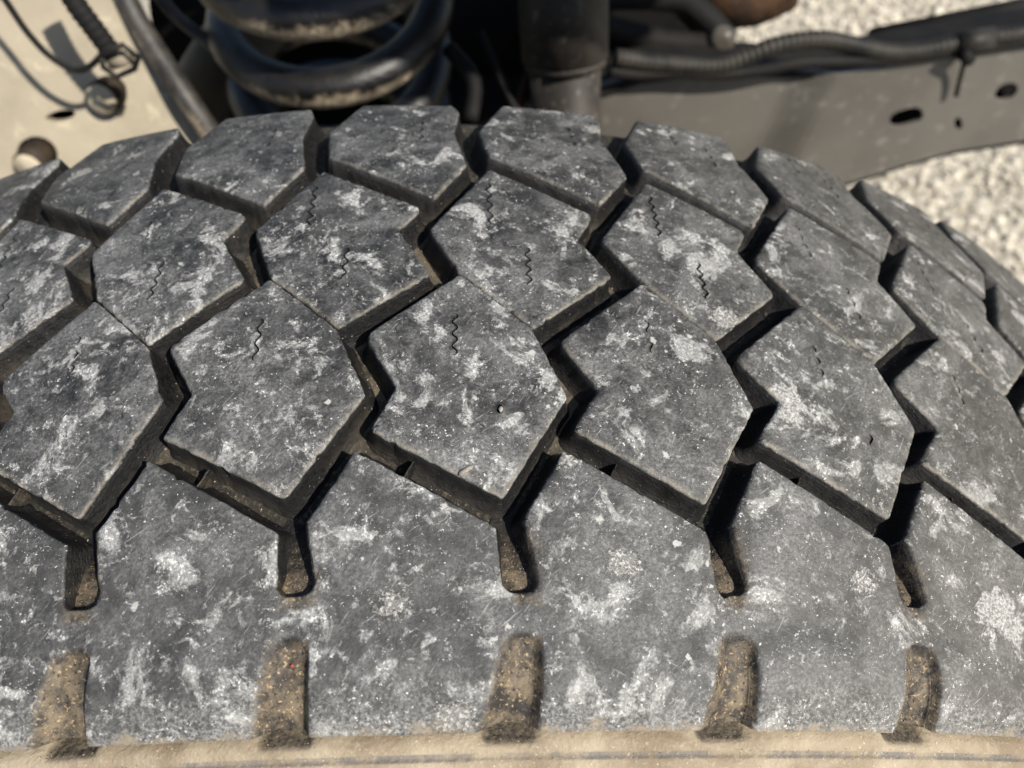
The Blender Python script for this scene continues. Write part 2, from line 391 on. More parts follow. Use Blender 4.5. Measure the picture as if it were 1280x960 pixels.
def sipe_outline(s0, t0, s1, t1, amp=.62, wave=2.9, w=.36, gaps=()):
    a = np.array([s0, t0]); b = np.array([s1, t1]); L = np.hypot(*(b-a)); d = (b-a)/L; nrm = np.array([-d[1], d[0]])
    n = max(6, int(L/.42)); k = np.linspace(0, L, n); off = amp*np.sin(2*math.pi*k/wave)
    c = a+k[:, None]*d+off[:, None]*nrm
    ww = w*.5*np.clip(np.minimum(k, L-k)/.6, .25, 1)
    tg = np.gradient(c, axis=0); tg /= np.hypot(tg[:, 0], tg[:, 1])[:, None]; nn = np.stack([-tg[:, 1], tg[:, 0]], -1)
    return np.concatenate([c-nn*ww[:, None], (c+nn*ww[:, None])[::-1]])

def tread_piece(outline, step, bevel_fn, sipes=(), closed=True, seams=None, depth_fn=None, extra=(), seed=0, depth=12.0, hole_pts=(), mud_fn=None, skirt=None):
    """raised rubber: top with sipes cut in, worn rounded rim, drafted walls.  Returns verts (mm coords s,t,d), faces, attrs"""
    O = resample(outline, step, closed)
    nrm = normals2(O, closed)
    jit = n3(O[:, 0], O[:, 1], .45, seed+3)*.24+n3(O[:, 0], O[:, 1], 1.3, seed+5)*.13-np.clip(n3(O[:, 0], O[:, 1], .8, seed+9)-.28, 0, 1)*1.3
    if not closed: jit[0] = jit[-1] = 0; jit[:3] *= .5; jit[-3:] *= .5
    O = O+nrm*(jit+(.28 if closed else 0))[:, None]
    bw = np.array([bevel_fn(n_, p_) for n_, p_ in zip(nrm, O)])
    for _ in range(3): bw = (np.roll(bw, 1)+bw*2+np.roll(bw, -1))/4 if closed else np.concatenate([[bw[0]], (bw[:-2]+2*bw[1:-1]+bw[2:])/4, [bw[-1]]])
    nO = len(O)
    levels = []
    for a in (0, 30, 60, 88):
        levels.append((bw*(1-math.sin(rad(a))), bw*.85*(1-math.cos(rad(a)))))
    for dz, off in ((2.6, -.25), (4.6, -.6), (depth-2.0, -.95), (depth-.6, -1.7), (depth+.8, -3.0)):
        dd = np.maximum(bw*.85+.2, dz) if dz < 4 else np.full(nO, dz)
        levels.append((np.full(nO, off), dd))
    arc = np.concatenate([[0], np.cumsum(np.hypot(*np.diff(O, axis=0).T))])
    V = []; At = {'dep': [], 'edge': [], 'low': [], 'ws': [], 'mud': [], 'lf': []}; Fc = []
    lowv = np.clip(-nrm[:, 1]*1.6, 0, 1)*np.where(nrm[:, 0] > 0, .8, 1); lfv = np.clip(-nrm[:, 1]*1.5-.3, 0, 1)*np.clip(.6-nrm[:, 0]*2, 0, 1)
    scale = 1.0
    for li, (ins, dd) in enumerate(levels):
        p = O-nrm*ins[:, None]
        mv = mud_fn(p) if mud_fn else np.zeros(nO)
        for i in range(nO):
            V.append((p[i, 0], p[i, 1], dd[i])); At['dep'].append(dd[i]); At['edge'].append(max(0, ins[i])); At['low'].append(lowv[i]); At['ws'].append(arc[i]+seed*7)
            At['mud'].append(mv[i]); At['lf'].append(lfv[i])
    m = nO if closed else nO-1
    for li in range(len(levels)-1):
        for i in range(m):
            j = (i+1) % nO; a, b = li*nO+i, li*nO+j; c, d = (li+1)*nO+j, (li+1)*nO+i
            Fc.append((a, d, c, b))
    rim = np.array([(v[0], v[1]) for v in V[:nO]])
    # planar domain
    pts = [tuple(p) for p in rim]; edges = [(i, (i+1) % nO) for i in range(m)]
    bound = rim
    if not closed:
        sm = seams  # list of points from the end of the chain back to its start
        k0 = len(pts); pts += [tuple(p) for p in sm]
        chain = [nO-1]+list(range(k0, k0+len(sm)))+[0]
        edges += list(zip(chain[:-1], chain[1:])); bound = np.concatenate([rim, np.array(sm)])
    nb = len(pts); holes = []
    for sp in sipes:
        if not inside(sp[:, 0], sp[:, 1], bound).all(): continue
        k0 = len(pts); pts += [tuple(p) for p in sp]; n_ = len(sp); edges += [(k0+i, k0+(i+1) % n_) for i in range(n_)]; holes.append((k0, n_, sp))
    for ex in extra:
        ex, cl = ex
        k0 = len(pts); pts += [tuple(p) for p in ex]; n_ = len(ex); edges += [(k0+i, k0+(i+1) % n_) for i in range(n_ if cl else n_-1)]
    lo = bound.min(0); hi = bound.max(0); gs = step*1.0
    gx, gy = np.meshgrid(np.arange(lo[0], hi[0], gs), np.arange(lo[1], hi[1], gs*.87))
    gx = gx+(np.arange(gx.shape[0]) % 2)[:, None]*gs*.5
    r = np.random.default_rng(seed+11); G = np.stack([gx.ravel(), gy.ravel()], -1)+r.uniform(-.22, .22, (gx.size, 2))*gs
    if len(hole_pts): G = np.concatenate([G, hole_pts])
    G = G[inside(G[:, 0], G[:, 1], bound)]; d, _ = dist_poly(G, bound); G = G[d > gs*.5]
    for (_, _, sp) in holes:
        d, _ = dist_poly(G, sp); G = G[(d > gs*.35) & ~inside(G[:, 0], G[:, 1], sp)]
    pts += [tuple(p) for p in G]
    res = delaunay_2d_cdt([Vector(p) for p in pts], edges, [], 0, 1e-4, True)
    ov = np.array([tuple(v) for v in res[0]]); of = res[2]; orig = res[3]
    tri = np.array([f[:3] for f in of]); cen = ov[tri].mean(1)
    keep = inside(cen[:, 0], cen[:, 1], bound)
    for (_, _, sp) in holes: keep &= ~inside(cen[:, 0], cen[:, 1], sp)
    tri = tri[keep]; pa, pb, pc = ov[tri[:, 0]], ov[tri[:, 1]], ov[tri[:, 2]]
    ar = (pb[:, 0]-pa[:, 0])*(pc[:, 1]-pa[:, 1])-(pb[:, 1]-pa[:, 1])*(pc[:, 0]-pa[:, 0])
    tri[ar < 0] = tri[ar < 0][:, ::-1]; tri = tri[np.abs(ar) > 1e-7]
    # index map: rim vertices reuse level 0
    vmap = {}; base = len(V)
    de, ie = dist_poly(ov, rim, closed)
    de = de+0*de
    dz = depth_fn(ov) if (depth_fn is not None) else np.zeros(len(ov))
    if depth_fn is not None: dz = np.where(dz > 11.5, 0, dz)*(de > .02)
    bump_ = (n3(ov[:, 0], ov[:, 1], .10, seed)*.30+n3(ov[:, 0], ov[:, 1], .33, seed+1)*.16+n3(ov[:, 0], ov[:, 1], .9, seed+2)*.07)*np.clip(de/1.5, 0, 1)
    if not closed:
        dsm = np.minimum(np.abs(ov[:, 0]-seams[-1][0]), np.abs(ov[:, 0]-seams[0][0])); bump_ = bump_*np.clip(dsm/2, 0, 1)
    mo = mud_fn(ov) if mud_fn else np.zeros(len(ov))
    for i in range(len(ov)):
        o_ = [k for k in orig[i] if k < nO]
        if o_: vmap[i] = o_[0]; continue
        vmap[i] = len(V); V.append((ov[i, 0], ov[i, 1], dz[i]-bump_[i])); At['dep'].append(dz[i]*.8 if mud_fn else dz[i]); At['edge'].append(de[i]+bw[min(ie[i], nO-1)])
        At['low'].append(lowv[min(ie[i], nO-1)]); At['ws'].append(0); At['mud'].append(mo[i]); At['lf'].append(0)
    for t_ in tri:
        a, b, c = (vmap[int(x)] for x in t_)
        if len({a, b, c}) == 3: Fc.append((a, b, c))
    inv = {}
    for i in range(len(ov)):
        for k in orig[i]: inv.setdefault(k, i)
    if skirt:
        row_ = [vmap[inv[nO+i]] for i in range(*skirt) if nO+i in inv]; k1 = len(V)
        for i in row_:
            q = V[i]; V.append((q[0], q[1]+.4, q[2]+5)); At['dep'].append(2.5); At['edge'].append(2); At['low'].append(1); At['ws'].append(0); At['mud'].append(.5); At['lf'].append(0)
        for i in range(len(row_)-1): Fc.append((row_[i], row_[i+1], k1+i+1, k1+i))
    nmain = len(Fc)
    # sipe walls
    for (k0, n_, sp) in holes:
        topi = [vmap[inv[k0+i]] for i in range(n_)]
        k1 = len(V); cs = sp.mean(0)
        for i in range(n_):
            q = V[topi[i]]
            V.append((q[0], q[1], q[2]+1.6)); At['dep'].append(3); At['edge'].append(5); At['low'].append(0); At['ws'].append(0); At['mud'].append(0); At['lf'].append(0)
        for i in range(n_):
            j = (i+1) % n_; Fc.append((topi[i], k1+i, k1+j, topi[j]))
        h = n_//2
        for i in range(h-1): Fc.append((k1+i, k1+n_-1-i, k1+n_-2-i, k1+i+1))
    return V, Fc, At, nmain

def finish(name, piece, mat, parent, rot=0.0):
    V, Fc, At, nmain = piece; V = np.array(V)
    W = wrap(V[:, 0], V[:, 1], V[:, 2])
    me = mesh(name, W, Fc, mat, True, At)
    if len(me.polygons) > nmain:
        me.materials.append(M_sipe)
        for i in range(nmain, len(me.polygons)): me.polygons[i].material_index = 1; me.polygons[i].use_smooth = False
    return link(name, me, parent)

tyre = empty('tyre')
tag(tyre, 'worn all terrain truck tyre with dusty scuffed tread blocks, seen from above', 'tyre')

OBS = {'A_T': {1: (-2.813, 0.0167), 2: (-2.827, 0.0178), 3: (-2.802, 0.0176), 4: (-2.79, 0.0176), 5: (-2.826, 0.0174), 6: (-2.775, 0.0177)}, 
       'A_R1': {1: (-2.416, -0.0006), 3: (-2.425, 0.0005), 4: (-2.431, 0.001), 5: (-2.437, 0.0015), 6: (-2.363, 0.0023)},
       'A_R2': {1: (-2.276, -0.0154), 2: (-2.253, -0.0172), 3: (-2.266, -0.0175), 4: (-2.288, -0.0176), 5: (-2.271, -0.0165)},
       'A_B': {1: (-2.585, -0.0421), 2: (-2.599, -0.0403), 3: (-2.59, -0.0415), 4: (-2.619, -0.0416), 5: (-2.577, -0.0416)},
       'A_Lb': {2: (-3.24, -0.0245), 3: (-3.216, -0.0257), 4: (-3.238, -0.0254), 5: (-3.285, -0.0251), 6: (-3.289, -0.0253)},
       'A_Lin': {1: (-3.1, -0.0137), 2: (-3.131, -0.0142), 3: (-3.108, -0.0151), 4: (-3.097, -0.0151), 5: (-3.105, -0.0143), 6: (-3.066, -0.0149)},
       'A_Lt': {1: (-3.222, -0.0059), 2: (-3.301, -0.001), 3: (-3.271, -0.0009), 4: (-3.287, -0.0025), 5: (-3.344, -0.0039), 6: (-3.344, -0.0031)},
       'B_T': {1: (-3.703, 0.0595), 2: (-3.666, 0.0596), 3: (-3.649, 0.0595), 4: (-3.635, 0.0597), 5: (-3.642, 0.0593), 6: (-3.621, 0.0602), 7: (-3.586, 0.0597)},
       'B_Lt': {2: (-3.988, 0.0367), 3: (-3.98, 0.0377), 4: (-3.977, 0.0348), 5: (-3.994, 0.0329), 6: (-4.06, 0.0318), 7: (-4.025, 0.0341)},
       'B_Rt': {1: (-2.994, 0.0409), 2: (-3.054, 0.043), 3: (-3.025, 0.0422), 4: (-3.025, 0.0424), 5: (-3.047, 0.044), 6: (-3.011, 0.0447)},
       'B_Rin': {1: (-3.145, 0.0332), 2: (-3.167, 0.0342), 3: (-3.157, 0.0343), 4: (-3.132, 0.0319), 5: (-3.15, 0.0347), 6: (-3.126, 0.0357)},
       'B_Rb': {2: (-2.964, 0.0182), 3: (-2.96, 0.0174), 4: (-2.963, 0.0192), 5: (-2.993, 0.0201), 6: (-2.97, 0.02), 7: (-2.938, 0.0194)},
       'B_Bo': {2: (-3.4, 0.0005), 3: (-3.394, -0.0002), 4: (-3.425, 0.0009), 5: (-3.434, 0.0015), 6: (-3.437, 0.0015), 7: (-3.39, 0.002)}}
GEN = {'A_T': (-2.807, .0174), 'A_R1': (-2.425, .0006), 'A_R2': (-2.267, -.0169), 'A_B': (-2.594, -.0414), 'A_Lb': (-3.242, -.025),
       'A_Lin': (-3.103, -.0148), 'A_Lt': (-3.290, -.0022), 'B_T': (-3.645, .0594), 'B_Lt': (-3.985, .0352), 'B_Rt': (-3.031, .0427),
       'B_Rin': (-3.148, .0338), 'B_Rb': (-2.966, .0187), 'B_Bo': (-3.414, .0011)}
def corner(nm, k):
    g = GEN[nm]; o = OBS.get(nm, {}).get(k)
    if o: g = (g[0]*.25+o[0]*.75, g[1]*.25+o[1]*.75)
    return ((g[0]+k)*PM, g[1]*1000)
def poly_A(k):
    c = [corner('A_'+n_, k) for n_ in ('T', 'Lt', 'Lin', 'Lb', 'B', 'R2', 'R1')]
    return c, [1.3, 2.0, 2.2, 1.0, .9, 1.8, 1.2]
def poly_B(k):
    T, Lt, Bo, Rb, Rin, Rt = (corner('B_'+n_, k) for n_ in ('T', 'Lt', 'Bo', 'Rb', 'Rin', 'Rt'))
    aT = corner('A_T', k-1); aR = corner('A_R1', k-1)
    e = np.array(aR)-np.array(aT); e /= np.hypot(*e); nn = np.array([-e[1], e[0]])
    if nn[1] < 0: nn = -nn
    L1 = np.array(aT)+nn*.75-e*.8; Bo = np.array(aR)+nn*.75-e*.3
    return [T, Lt, tuple(L1), tuple(Bo), Rb, Rin, Rt], [1.2, 2.6, 2.0, .9, 1.8, 1.6, 2.2]
def poly_C(k, r):
    def q(u, t): return ((u+k)*PM+r.uniform(-.5, .5), t+r.uniform(-.4, .4))
    return [q(-2.965, 46.8), q(-2.765, 61.5), q(-2.862, 80.5), q(-2.835, 95), q(-2.875, 100.5), q(-3.515, 101.8), q(-3.69, 83), q(-3.628, 66.5)], [.9, 2.0, 2.5, 2.0, 2.0, 1.5, 2.2, 2.2]
def ccw(p):
    p = np.array(p, float); a = (p[:, 0]*np.roll(p[:, 1], -1)-np.roll(p[:, 0], -1)*p[:, 1]).sum()
    return p if a > 0 else p[::-1]
def bevel_AB(n_, p_):
    left = max(0.0, -n_[0]-.35)/.65
    return .45+1.9*left**1.2
def bevel_C(n_, p_):
    left = max(0.0, -n_[0]-.25)/.75; low = max(0.0, -n_[1]-.2)/.8; up = max(0.0, n_[1]-.5)/.5
    return .6+1.7*left+1.3*low*(1 if n_[0] < .2 else .4)+1.6*up
def make_block(row, k, step):
    r = random.Random(row+str(k)); 
    pts, rd = {'A': poly_A, 'B': poly_B}[row](k) if row != 'C' else poly_C(k, r)
    a = np.array(pts, float); area = (a[:, 0]*np.roll(a[:, 1], -1)-np.roll(a[:, 0], -1)*a[:, 1]).sum()
    if area < 0: pts = pts[::-1]; rd = rd[::-1]
    out = fillet(pts, rd)
    sp = []
    def S(u, t0, t1, du=.0):
        sp.append(sipe_outline(w=.52 if row == 'C' or k >= 5 else .38, s0=(u+k)*PM, t0=t0, s1=(u+du+k)*PM, t1=t1, wave=3.8*r.uniform(.9, 1.1), amp=.62*r.uniform(.85, 1.1)))
    def broken(u, t0, t1, m=3):
        L = (t1-t0)/m
        for i in range(m):
            a0 = t0+i*L; S(u+.004*i, a0, a0+L*.55, .012)
    if row == 'A':
        if k in (1,): broken(-2.825, 5.5, -7, 3)
        elif k in (4,): broken(-2.81, 5.2, -6.8, 2)
        elif k >= 5: broken(-2.83, 4.0, -7, 3)
        else: S(-2.82, 5.3, -7.0)
        if k == 3:
            t = np.linspace(0, 2*math.pi, 12)[:-1]
            sp.append(np.stack([.404*PM+.75*np.cos(t)+.1*np.sin(3*t), -20.8+1.15*np.sin(t)], -1))
        if k == 5: S(-2.59, -20.0, -23.0)
    elif row == 'B':
        if k >= 6: broken(-3.63, 51.5, 37, 4); broken(-3.43, 28.5, 14.5, 3)
        elif k in (2,): broken(-3.665, 54, 37, 4); S(-3.47, 28.0, 14.3)
        elif k in (3,): S(-3.665, 53, 37); S(-3.42, 27.7, 16.5)
        else: S(-3.635, 53.5, 36.6, .012); S(-3.425, 28.2, 14.5)
    else:
        broken(-3.075, 88, 73.5, 3)
        if k >= 5: broken(-3.32, 96, 84, 3)
    return tread_piece(out, step, bevel_C if row == 'C' else bevel_AB, sp, seed=ord(row)*31+k*17, depth=8.0)
generic = {}
for row in 'ABC':
    for k in range(-10, 17):
        fine_ = (row == 'A' and 0 <= k <= 7) or (row == 'B' and 1 <= k <= 9) or (row == 'C' and 0 <= k <= 10)
        if fine_:
            finish('tread_block', make_block(row, k, 1.15), M_rub, tyre)
    src = finish('tread_block', make_block(row, 13, 2.3), M_rub, tyre)
    for k in list(range(-12, 0 if row != 'B' else 1))+list(range({'A': 8, 'B': 10, 'C': 11}[row], 13))+list(range(14, 41)):
        o = src.copy(); C.objects.link(o); o.parent = tyre; o.rotation_euler = (0, (k-13)*DP, 0)

# --- near shoulder: one continuous band of rubber, slit between its lugs and notched down to the ledge
LEDGE = -86.3
def notch_frame(k):
    w = .012*math.sin(k*2.3)
    return np.array([(k-2.612+w)*PM, -69.0+w*40]), np.array([(k-2.425+w)*PM, -69.2+w*40]), np.array([(k-2.705-w)*PM, LEDGE]), np.array([(k-2.435)*PM, LEDGE])
def notch_depth(P, k0, k1):
    d = np.zeros(len(P)); m_ = np.zeros(len(P))
    for k in range(k0, k1+1):
        a, b, c, e = notch_frame(k)
        v = (P[:, 1]-(-69.0))/(LEDGE+69.0)
        vv = np.clip(v, 0, 1); l = a[0]+(c[0]-a[0])*vv**1.3; r_ = b[0]+(e[0]-b[0])*vv**1.2+.35*np.sin(vv*math.pi)
        u = (P[:, 0]-l)/(r_-l)
        top = 1-np.clip((u-.5)/.5, -1, 1)**2            # rounded head
        head = np.clip((v+.10*top+.03)/.30, 0, 1)
        left = np.clip((u+.04)/.50, 0, 1); right = np.clip((1.06-u)/.24, 0, 1)
        sm = lambda x: x*x*(3-2*x)
        dd = 3.4*sm(left)*sm(right)*sm(head)*(.72+.28*vv)
        d = np.maximum(d, dd)
        m_ = np.maximum(m_, sm(np.clip((u+.12)/.3, 0, 1))*sm(np.clip((1.06-u)/.12, 0, 1))*sm(np.clip((v+.06)/.2, 0, 1)))
    return d, m_
def build_shoulder(k0, k1, step):
    P = []; R = []
    r = random.Random(k0*3+1)
    for k in range(k0, k1+1):
        j = lambda a=.35: r.uniform(-a, a)
        if k == k0: P.append((((-3.1+k)*PM), -34.95)); R.append(0)
        P += [((-2.617+k)*PM+j(), -48.0+j()), ((-2.592+k)*PM+j(.2), -61.2), ((-2.428+k)*PM+j(.2), -61.2+j(.3)), ((-2.500+k)*PM+j(.2), -46.0+j())]; R += [1.6, 3.0, 3.0, 1.5]
        P += [((-2.290+k)*PM+j(), -30.0+j(.2))]; R += [1.2]
    P.append(((-2.1+k1)*PM, -34.95)); R.append(0)
    # clockwise in (s,t) if the band lies below: reverse direction so that the band is on the left
    P = P[::-1]; R = R[::-1]
    chain = fillet(P, R, closed=False)
    # chain runs right -> left with the band below it (on its left): counter-clockwise
    sl = (-3.1+k0)*PM; sr = (-2.1+k1)*PM
    left = [(sl, y) for y in np.arange(-36.2, LEDGE, -step*.9)]
    bot = [(x, LEDGE) for x in np.linspace(sl, sr, int((sr-sl)/(step*.8)))]
    right = [(sr, y) for y in np.arange(LEDGE+step*.9, -35.5, step*.9)]
    seam = np.array(left+bot+right)
    kk = range(k0-1, k1+2)
    def dfn(Q):
        return np.where(Q[:, 1] > -64, 0, notch_depth(Q, k0-1, k1+2)[0])
    def mfn(Q):
        w = np.abs(((Q[:, 0]/PM) % 1.0)-.5)
        sl_ = np.clip(1-w/.13, 0, 1)*np.clip((-44-Q[:, 1])/8, 0, 1)
        return np.where(Q[:, 1] > -64, sl_, notch_depth(Q, k0-1, k1+2)[1])
    hp = []
    for k in kk:
        a, b, c, e = notch_frame(k)
        for v in np.linspace(-.08, 1, 26):
            vv = max(v, 0); l = a[0]+(c[0]-a[0])*vv**1.3; r_ = b[0]+(e[0]-b[0])*vv**1.2+.35*math.sin(vv*math.pi)
            for u in (-.1, .0, .1, .2, .3, .4, .5, .6, .7, .8, .88, .92, .96, 1.0, 1.03):
                hp.append((l+(r_-l)*u, -69.0+(LEDGE+69.0)*v))
    def bev(n_, p_):
        left = max(0.0, -n_[0]-.3)/.7
        return .5+1.9*left**1.1 if p_[1] < -31 else .5
    pc = tread_piece(chain, step, bev, [], closed=False, seams=seam, depth_fn=dfn, skirt=(len(left), len(left)+len(bot)), seed=900+k0, depth=8.0, hole_pts=np.array(hp), mud_fn=mfn)
    return pc

finish('shoulder_rubber', build_shoulder(0, 6, 1.15), M_rub, tyre)
src = finish('shoulder_rubber', build_shoulder(7, 29, 3.0), M_rub, tyre)
o = src.copy(); C.objects.link(o); o.parent = tyre; o.rotation_euler = (0, 23*DP, 0)
# ramped floors of the shoulder slits
def slit_floor(k):
    V = []; F = []; ny, nx = 16, 9
    for j in range(ny+1):
        t = -43.0-j*1.25; d = float(np.interp(-t, [43, 47, 60.5, 63], [8.3, 7.6, 3.4, 2.0]))
        cx = float(np.interp(-t, [43, 47, 61], [-2.53, -2.555, -2.508]))*PM+k*PM
        for i in range(nx+1):
            x = cx-4.6+9.2*i/nx; V.append((x, t, d-.35*abs(i-nx/2)/nx*2+.25*mnoise.noise(Vector((x*.8, t*.8, 4)))))
    for j in range(ny):
        for i in range(nx):
            a = j*(nx+1)+i; F.append((a, a+nx+1, a+nx+2, a+1))
    V = np.array(V)
    return wrap(V[:, 0], V[:, 1], V[:, 2]), F, V[:, 2]
for k in range(0, 7):
    W, F, dd = slit_floor(k)
    link('slit_floor', mesh('slit_floor', W, F, M_rub, True, {'dep': dd, 'mud': np.clip((8-dd)/5, 0, 1)}), tyre)
# small moulded tie ribs standing in the zigzag groove next to the shoulder
def box_mesh(name, cs, ct, ang, L, Wd, d0, d1, mat, seed):
    V = []; F = []; n = 6; r = random.Random(seed); ca, sa = math.cos(ang), math.sin(ang)
    prof = [(-1, d0), (-.8, d1+.5), (-.3, d1), (.3, d1+.1), (.8, d1+.6), (1, d0)]
    for i in range(n+1):
        a = -L/2+L*i/n
        for w, d in prof:
            b = w*Wd/2+r.uniform(-.12, .12); V.append((cs+a*ca-b*sa, ct+a*sa+b*ca, d+r.uniform(-.15, .15)))
    m = len(prof)
    for i in range(n):
        for j in range(m-1): F.append((i*m+j, i*m+j+1, (i+1)*m+j+1, (i+1)*m+j))
    V = np.array(V)
    return mesh(name, wrap(V[:, 0], V[:, 1], V[:, 2]), F, mat, True, {'dep': V[:, 2]*.35, 'mud': np.full(len(V), .3)})
for k in range(0, 8):
    link('tie_rib', box_mesh('tie_rib', (k-3.045)*PM, -34.6, 1.05, 6.0, .7, 8.5, 3.2, M_rub, k), tyre)

def lathe(name, prof, mat, n, parent, attrs=None, a0=0.0, a1=2*math.pi):
    V = []; F = []; m = len(prof); A = []
    for i in range(n+1):
        a = a0+(a1-a0)*i/n
        for j, (y, r_) in enumerate(prof):
            V.append((r_*math.sin(a), y, r_*math.cos(a))); A.append(attrs[j] if attrs else 0)
    for i in range(n):
        for j in range(m-1): F.append((i*m+j, i*m+j+1, (i+1)*m+j+1, (i+1)*m+j))
    return link(name, mesh(name, V, F, mat, True, {'line': A} if attrs else None), parent)
def prof_in(d, ts):
    out = []
    for t in ts:
        w = wrap(0.0, t, d); out.append((float(w[1]), float(w[2])))
    return out
cp = prof_in(8.0, np.linspace(-76, 103, 60))
cp += [(.108, .372), (.116, .362), (.124, .345), (.128, .315), (.124, .27), (.110, .235), (.100, .218)]
lathe('carcass', cp, M_floor, 420, tyre)
side = [(-.076, .3765), (-.0835, .3788), (-.0852, .3797), (-.0868, .3801), (-.0880, .3800), (-.0893, .37945), (-.0897, .37890), (-.0901, .37872), (-.0905, .37895), (-.0910, .37900),
        (-.0925, .3781), (-.0945, .3762), (-.0985, .3712), (-.1030, .3620), (-.1065, .345), (-.1080, .318), (-.1070, .285), (-.1030, .250), (-.0960, .222), (-.0935, .212)]
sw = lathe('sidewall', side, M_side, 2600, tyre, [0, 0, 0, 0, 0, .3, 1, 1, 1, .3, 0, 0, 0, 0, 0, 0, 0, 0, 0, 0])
co = np.empty(len(sw.data.vertices)*3); sw.data.vertices.foreach_get('co', co); co = co.reshape(-1, 3)
th = np.arctan2(co[:, 0], co[:, 2]); rr_ = np.hypot(co[:, 0], co[:, 2]); w_ = ((th/DP-.438) % 1.0)-.5+.0
w_ = np.abs(((th/DP-.438+.5) % 1.0)-.5); f_ = np.clip((.145-w_)/.05, 0, 1); f_ = f_*f_*(3-2*f_)
g_ = np.clip((co[:, 1]+.0876)/.0012, 0, 1); g_ = g_*g_*(3-2*g_)
rr2 = rr_-.0016*f_*g_+.00012*np.sin(th*260)*g_; co[:, 0] = rr2*np.sin(th); co[:, 2] = rr2*np.cos(th)
sw.data.vertices.foreach_set('co', co.reshape(-1)); sw.data.update()
la = np.empty(len(co)); sw.data.attributes['line'].data.foreach_get('value', la); la = np.maximum(la, f_*g_*.2); sw.data.attributes['line'].data.foreach_set('value', la.astype(np.float32))
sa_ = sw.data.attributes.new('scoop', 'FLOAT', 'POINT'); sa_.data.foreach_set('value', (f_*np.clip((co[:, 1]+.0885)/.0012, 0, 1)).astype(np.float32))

# bit of flash torn up on the middle block, and the pebble lodged in its pit
def blob(name, center, size, mat, seed, sub=2, rot=None, amp=.25):
    bm = bmesh.new(); bmesh.ops.create_icosphere(bm, subdivisions=sub, radius=1.0)
    for v in bm.verts:
        n_ = mnoise.noise(v.co*1.3+Vector((seed*3.1, 0, 0)))*amp+mnoise.noise(v.co*3+Vector((seed, 5, 0)))*amp*.4
        v.co = v.co*(1+n_)
    R = rot.to_matrix() if rot else Matrix.Identity(3)
    for v in bm.verts: v.co = R @ Vector((v.co.x*size[0], v.co.y*size[1], v.co.z*size[2]))+Vector(center)
    me = bpy.data.meshes.new(name); bm.to_mesh(me); bm.free(); me.materials.append(mat)
    me.polygons.foreach_set('use_smooth', [True]*len(me.polygons)); return me
p = wrap(11.3, -35.4, -.25)
link('rubber_flash', blob('rubber_flash', p, (.0021, .0006, .0006), mat_simple('torn_grey_rubber', (.16, .145, .125), (.36, .32, .27), 900, .8), 3, 2, Euler((0, 0, .62))), tyre)
M_peb = mat_simple('pale_grit_stone', (.30, .27, .22), (.50, .46, .38), 900, .8)
pp = wrap(.41*PM, -20.7, .5)
tag(link('pebble', blob('pebble', pp, (.00062, .00085, .0006), M_peb, 4, 2)), 'tiny pale pebble lodged in a pit of the middle tread block', 'pebble')
# sandy grit lying in notches, slits and along the ledge
def grit():
    r = np.random.default_rng(3); bm = bmesh.new(); bmesh.ops.create_icosphere(bm, subdivisions=1, radius=1.0)
    bv = np.array([v.co[:] for v in bm.verts]); bf = np.array([[v.index for v in f.verts] for f in bm.faces]); bm.free()
    pos = []; sz = []
    for k in range(1, 6):
        a, b, c, e = notch_frame(k)
        for _ in range(150):
            v = r.beta(1.1, 1.2); u = r.beta(.8, 2.6)
            x = (a[0]+(c[0]-a[0])*v)+(b[0]-a[0]+((e[0]-c[0])-(b[0]-a[0]))*v)*u; t = -69+(LEDGE+69)*v
            d = float(notch_depth(np.array([[x, t]]), 0, 7)[0][0]); pos.append(wrap(x, t, d-.05)); sz.append(r.uniform(.00005, .00010)*(1+1.2*(r.random() < .12)))
        for _ in range(90):
            t = -r.uniform(50, 61); x = (k-2.53+r.uniform(-.05, .05))*PM
            d = float(np.interp(-t, [43, 47, 60.5, 63], [8.3, 7.6, 3.4, 2.0])); pos.append(wrap(x, t, d-.1)); sz.append(r.uniform(.00005, .00012))
    for _ in range(900):
        x = r.uniform(-2.3, 3.2)*PM; y = -.0868-.006*r.random()**1.5; rr = float(np.interp(-y, [.0868, .0893, .0901, .091, .0945], [.3801, .3795, .3787, .379, .3762])); th = x/RMM
        pos.append(np.array([rr*math.sin(th), y, rr*math.cos(th)])); sz.append(r.uniform(.00005, .00014))
    for _ in range(700):
        x = r.uniform(-2.3, 3.2)*PM; t = r.uniform(-86, 60); pos.append(wrap(x, t, 7.9)); sz.append(r.uniform(.0001, .0003))
    pos = np.array(pos); sz = np.array(sz); n = len(pos)
    V = pos[:, None, :]+(bv[None]*r.uniform(.7, 1.2, (n, len(bv), 1)))*sz[:, None, None]
    F = (bf[None]+np.arange(n)[:, None, None]*len(bv)).reshape(-1, 3)
    N = NT('sand_grains'); tt = N.attr('tone')
    m_ = N.done(N.mix(N.rng(tt, 0, 1, 0, 1, False), (.10, .065, .035), (.50, .41, .29)), .6)
    me = mesh('sand_grit', V.reshape(-1, 3), F.tolist(), m_, True, {'tone': np.repeat(r.random(n), len(bv))})
    tag(link('sand_grit', me), 'fine tan sand grit caught in the shoulder notches, grooves and ledge of the tyre', 'grit', kind='stuff')
grit()
tag(link('red_grain', blob('red_grain', wrap((-.515)*PM, -74.0, 2.2), (.0003, .0003, .0003), mat_simple('red_speck', (.55, .05, .04), (.65, .08, .06), 50), 1, 1)), 'single tiny red grain in the second shoulder notch from the left', 'grain')

